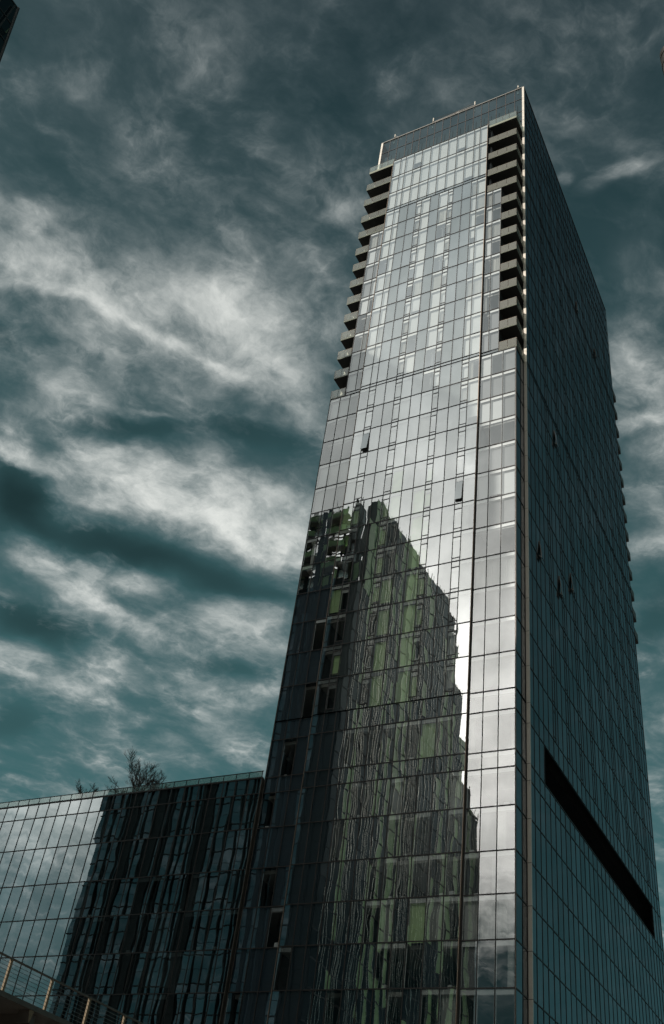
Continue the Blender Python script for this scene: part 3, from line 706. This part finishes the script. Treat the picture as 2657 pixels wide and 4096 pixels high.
# ------------------------------------------------------------------ assemble the panes
def area(p):
    o, base, u0, u1, z0, z1 = p[:6]
    pts = [px(frame_pt(o, base, u, z, 0)) for u, z in ((u0, z0), (u1, z0), (u1, z1), (u0, z1))]
    if any(q is None for q in pts): return 0
    pts = [(min(max(q[0], 0), 2657), min(max(q[1], 0), 4096)) for q in pts]
    a = abs(sum(pts[i][0] * pts[(i + 1) % 4][1] - pts[(i + 1) % 4][0] * pts[i][1] for i in range(4)) / 2)
    if o == 'F' and 0 > u1 > -21 and base == YM and z0 < 54: pass
    return a if o in 'FS' else 0
def assemble(panes, owner):
    order = sorted(range(len(panes)), key=lambda i: -area(panes[i]))
    top = set(order[:100])
    restg, restb = MB(), MB()
    for i, p in enumerate(panes):
        if i in top:
            g = MB(); pane_glass(g, p); w = g.build('window', owner)
            if p[7] not in ('none',):
                b = MB(); pane_back(b, p)
                if b.f: b.build({'plain': 'back_panel', 'deep': 'back_panel', 'flank': 'back_panel', 'curtain': 'curtain', 'half': 'curtain'}.get(p[7], 'blind'), w)
        else:
            pane_glass(restg, p); pane_back(restb, p)
    o = restg.build('window', owner); o['kind'] = 'stuff'
    o2 = restb.build('blind', owner); o2['kind'] = 'stuff'
assemble(PANES, tower); assemble(PW, wing)
fr.build('mullion_grid', tower)

# ------------------------------------------------------------------ the neighbour mirrored in the facade (its roof corner shows top left)
apt = thing('apartment_tower', 'dark apartment tower at the top left corner, mirrored in the facade of the glass tower', 'tower')
XA, YA, ZA = -38.5, -43.6, 38.4
ap = MB()
ap.box(-75.2, XA - .4, -78, YA - .6, -69.4, 19.4, 'pier'); ap.box(XA - 2.9, XA - .4, -78, YA - 5.4, 19.4, ZA, 'pier')
for y0, y1, zt in ((-80.5, -78, 36.5), (-83, -80.5, 31.5), (-85.5, -83, 24), (-88.3, -85.5, 15.5), (-91, -88.3, 8.5), (-94.6, -91, 5.2)):
    ap.box(-70, XA - .4, y0, y1, -69.4, min(zt, 19.4), 'pier')
    if zt > 19.4: ap.box(XA - 2.9, XA - .4, y0, y1, 19.4, zt, 'pier')
ap.build('wall', apt)
ra = random.Random(9)
# street-side (+X) face: glazing bands, green spandrels and slender pale fins
gb = MB()
def ztop(y):
    for lim, zt in ((YA - 5.2, 19.2), (-78, ZA), (-80.5, 36.5), (-83, 31.5), (-85.5, 24), (-88.3, 15.5), (-91, 8.5)):
        if y > lim: return zt
    return 5.2
y = YA - .7
cols = []
while y > -94.2:
    w = ra.choice((.8, 1.0, 1.3, 1.6)); cols.append((y - w, y)); y -= w
for (ya, yb_) in cols:
    zt = ztop((ya + yb_) / 2); z = -66.
    gcol = ra.random() < .25
    while z < zt - .3:
        z2 = min(z + 3.2, zt - .1)
        k = 'green' if gcol and ra.random() < .8 else 'xglass'
        gb.box(XA - .36, XA - .30, ya + .04, yb_ - .04, z + .12, z2 - .12, k, ra.random())
        z += 3.2
gb.build('glazing', apt)
for (ya, yb_) in cols:
    zt = ztop((ya + yb_) / 2) + ra.uniform(.1, .9)
    f = MB(); f.box(XA - .30, XA - .23, ya - .03, ya + .03, -66, zt, 'white'); f.build('facade_fin', apt)
    if ra.random() < .3:
        f = MB(); f.box(XA - .30, XA - .25, ya + .45, ya + .53, -66, zt - ra.uniform(0, 6), 'white'); f.build('facade_fin', apt)
fl = MB(); z = -66
while z < ZA:
    for lim0, lim1 in ((-94.6, YA - .6),):
        ye = [yy for yy in (YA - .62, YA - 5.2) if ztop(yy - .01) > z]
        y1 = ye[0] if ye else None
        y0 = -94.5
        for a, b_ in ((-91, 5.2), (-88.3, 8.5), (-85.5, 15.5), (-83, 24), (-80.5, 31.5), (-78, 36.5)):
            if z > b_: y0 = a
        if y1 is not None: fl.box(XA - .32, XA - .24, y0, y1, z - .07, z + .07, 'pier')
    z += 3.2
fl.build('spandrel', apt)
# north (+Y) face, its end leaning outwards towards the foot
lean = .16
def yl(z): return YA + max(0, (34.5 - z)) * 0.0 + (min(34.5, z) < 34.5) * 0.0
x = -75.2; nb = MB(); pn = MB()
while x < XA - .5:
    w = ra.choice((.6, .9, 1.1, 1.5)) if ra.random() < .6 else 1.5; x2 = min(x + w, XA - .4)
    zt = 34.2 if x2 < XA - 1.9 else 19.4
    if x2 - x < .5: break
    z = -66; colk = 'navy' if ra.random() < .88 else 'pier'
    while z < zt - .4:
        z2 = min(z + 1.62, zt - .05)
        k = ra.choice(['green', 'white', 'white', None, None, 'green']) if z > 19.3 else ('pier' if z > 12 and ra.random() < .3 else colk)
        if k is None: z += 1.62; continue
        nb.box(x + .03, x2 - .03, YA - .58, YA - .50, z + .03, z2 - .03, k, ra.random())
        z += 1.62
    pw = ra.choice((.08, .10, .12, .2, .5))
    pn.box(x2 - pw, x2 + .02, YA - .6, YA - .25, -66, zt + ra.uniform(0, .6), 'pier')
    x = x2
nb.build('glazing', apt); pn.build('pier', apt)
z = -66 + 3.24
while z < 34:
    s = MB(); s.box(-75.3, XA - (2.4 if z > 19 else .4), YA - .6, YA - .40, z - .06, z + .06, 'pier'); s.build('floor_band', apt); z += 3.24
for z in (21.8, 25.0, 28.3, 31.5):
    for x in (-61, -55.5, -50, -44.8):
        b_ = MB(); b_.box(x, x + 3.6, YA - .38, YA + .9, z, z + .22, 'concrete'); b_.box(x, x + 3.6, YA + .86, YA + .89, z + .24, z + 1.25, 'green'); b_.box(x, x + .03, YA - .3, YA + .86, z + .24, z + 1.25, 'green')
        b_.box(x + 1.7, x + 1.78, YA + .8, YA + .86, z + .2, z + 3.2, 'pier'); b_.build('balcony', apt)
# open corner frame above the glazed notch
cfm = MB()
for x in (XA - 2.3, XA - .5):
    for yy in (YA - .8, YA - 2.8, YA - 5.0): cfm.box(x - .09, x + .09, yy - .09, yy + .09, 19, 27 if yy > YA - 2 else 37.6, 'pier')
for z in (23, 27): cfm.box(XA - 2.4, XA - .4, YA - 5.1, YA - .7, z, z + .15, 'pier')
cfm.box(XA - .5, XA - .44, YA - 4.9, YA - 3.0, 19.4, 33, 'green'); cfm.box(XA - 2.3, XA - .6, YA - .78, YA - .72, 19.4, 22.8, 'green')
cfm.build('corner_frame', apt)
# glazed end screen with a slanted edge, seen in the photo's corner
es = MB(); xe = -40.0
def edge_y(z): return YA + .02 + (34.5 - z) * .16
zs_e = [34.5, 31.6, 28.7, 25.8, 22.9, 19.5]
for za, zb_ in zip(zs_e[:-1], zs_e[1:]):
    ys = [-46.2, -45.4, -44.0]
    for a, b in zip(ys[:-1], ys[1:]): es.face([(xe, a, zb_), (xe, b, zb_), (xe, b, za), (xe, a, za)], 'xglass', ra.random())
    es.face([(xe, ys[-1], zb_), (xe, edge_y(zb_), zb_), (xe, edge_y(za), za), (xe, ys[-1], za)], 'xglass', ra.random())
es.build('end_screen', apt)
eb = MB()
for z in zs_e: eb.box(xe - .05, xe + .05, -46.2, edge_y(z), z - .07, z + .07, 'pier')
for y in (-46.2, -45.4, -44.0): eb.box(xe - .05, xe + .05, y - .07, y + .07, 19.5, 34.5, 'pier')
eb.tube((xe, edge_y(34.6), 34.6), (xe, edge_y(19.5), 19.5), .16, .16, 'pier', 6)
eb.build('end_frame', apt)

# ------------------------------------------------------------------ bronze building whose rounded corner enters at the right edge
br = thing('bronze_building', 'dark bronze building with a rounded corner just entering at the upper right edge', 'building')
XQ, YQ, ZQ, RQ = 18.62, -20.6, 19.6, 1.0
def rounded(z0, z1, off, k):
    b_ = MB(); pts = []
    for i in range(9):
        a = math.pi + i * math.pi / 16
        pts.append((XQ + RQ + (RQ + off) * math.cos(a), YQ + RQ + (RQ + off) * math.sin(a)))
    pts += [(XQ + 16, YQ - off), (XQ + 16, YQ + 12), (XQ - off, YQ + 12)]
    n = len(pts)
    for i in range(n):
        j = (i + 1) % n; b_.face([(*pts[i], z0), (*pts[j], z0), (*pts[j], z1), (*pts[i], z1)], k)
    b_.face([(*p, z1) for p in pts], k); b_.face([(*p, z0) for p in reversed(pts)], k)
    return b_
rounded(-69.4, ZQ - .1, 0, 'pier').build('wall', br); rounded(ZQ - .1, ZQ + .6, .06, 'rust').build('parapet', br); rounded(ZQ - 1.5, ZQ - .3, .05, 'rust').build('cladding_band', br)
zz = ZQ - 5
while zz > -66: rounded(zz, zz + .9, .05, 'rust').build('cladding_band', br); zz -= 3.6

# ------------------------------------------------------------------ raised walkway at the lower left
wk = thing('raised_walkway', 'raised walkway at the lower left with a timber handrail and tapered bracket ends', 'walkway')
XK = -6.0; zd, zr = -60.17, -59.17
dk = MB(); dk.box(XK - 9, XK, -52, -16, zd - .16, zd, 'steel'); dk.build('deck', wk)
bm = MB()
for i in range(18): bm.box(XK - 9, XK - .35, -51.5 + i * 2.0, -51.3 + i * 2.0, zd - .75, zd - .16, 'steel')
bm.build('deck_joists', wk)
rr_ = MB(); rr_.box(XK - .08, XK + .0, -52, -16, zr, zr + .05, 'steel')
for q in range(7): rr_.tube((XK - .04, -52, zd + .13 + q * .125), (XK - .04, -16, zd + .13 + q * .125), .008, .008, 'cable', 5)
ro = rr_.build('handrail', wk)
for i in range(14):
    yy = -37.5 + (i - 6) * 2.2
    if yy < -51 or yy > -17: continue
    p_ = MB(); p_.box(XK - .08, XK + .0, yy - .05, yy + .05, zd, zr, 'timber'); p_.build('rail_post', ro)
for i in range(16):
    yy = -48.8 + i * 2.15 + (.35 if i % 2 else 0)
    p_ = MB(); p_.face([(XK - .02, yy - .13, zd - .17), (XK - .02, yy + .13, zd - .17), (XK - .02, yy + .03, zd - .55), (XK - .02, yy - .03, zd - .55)], 'timber')
    p_.box(XK - .6, XK - .025, yy - .03, yy + .03, zd - .55, zd - .165, 'steel'); p_.build('bracket', wk)
for yy in (-46, -34, -22):
    for xx in (XK - 1.2, XK - 7.5):
        p_ = MB(); p_.tube((xx, yy, -69.85), (xx, yy, zd - .16), .22, .22, 'concrete', 14); p_.build('column', wk)

# ------------------------------------------------------------------ ground
g = MB(); g.face([(-1500, -1500, -69.85), (1500, -1500, -69.85), (1500, 1500, -69.85), (-1500, 1500, -69.85)], 'concrete'); o = g.build('ground'); o['kind'] = 'structure'
g = MB(); g.box(-400, 400, -24, -12, -69.84, -69.835, 'asphalt'); o = g.build('road'); o['kind'] = 'structure'
g = MB(); g.box(-400, 400, -12, 45, -69.84, -69.70, 'paving'); o = g.build('pavement'); o['kind'] = 'structure'
g = MB(); g.box(-400, 400, -110, -24, -69.84, -69.70, 'paving'); o = g.build('pavement'); o['kind'] = 'structure'
g = MB()
for i in range(60): g.box(-180 + i * 6, -177 + i * 6, -18.07, -17.93, -69.832, -69.829, 'paint')
o = g.build('road_markings'); o['kind'] = 'structure'
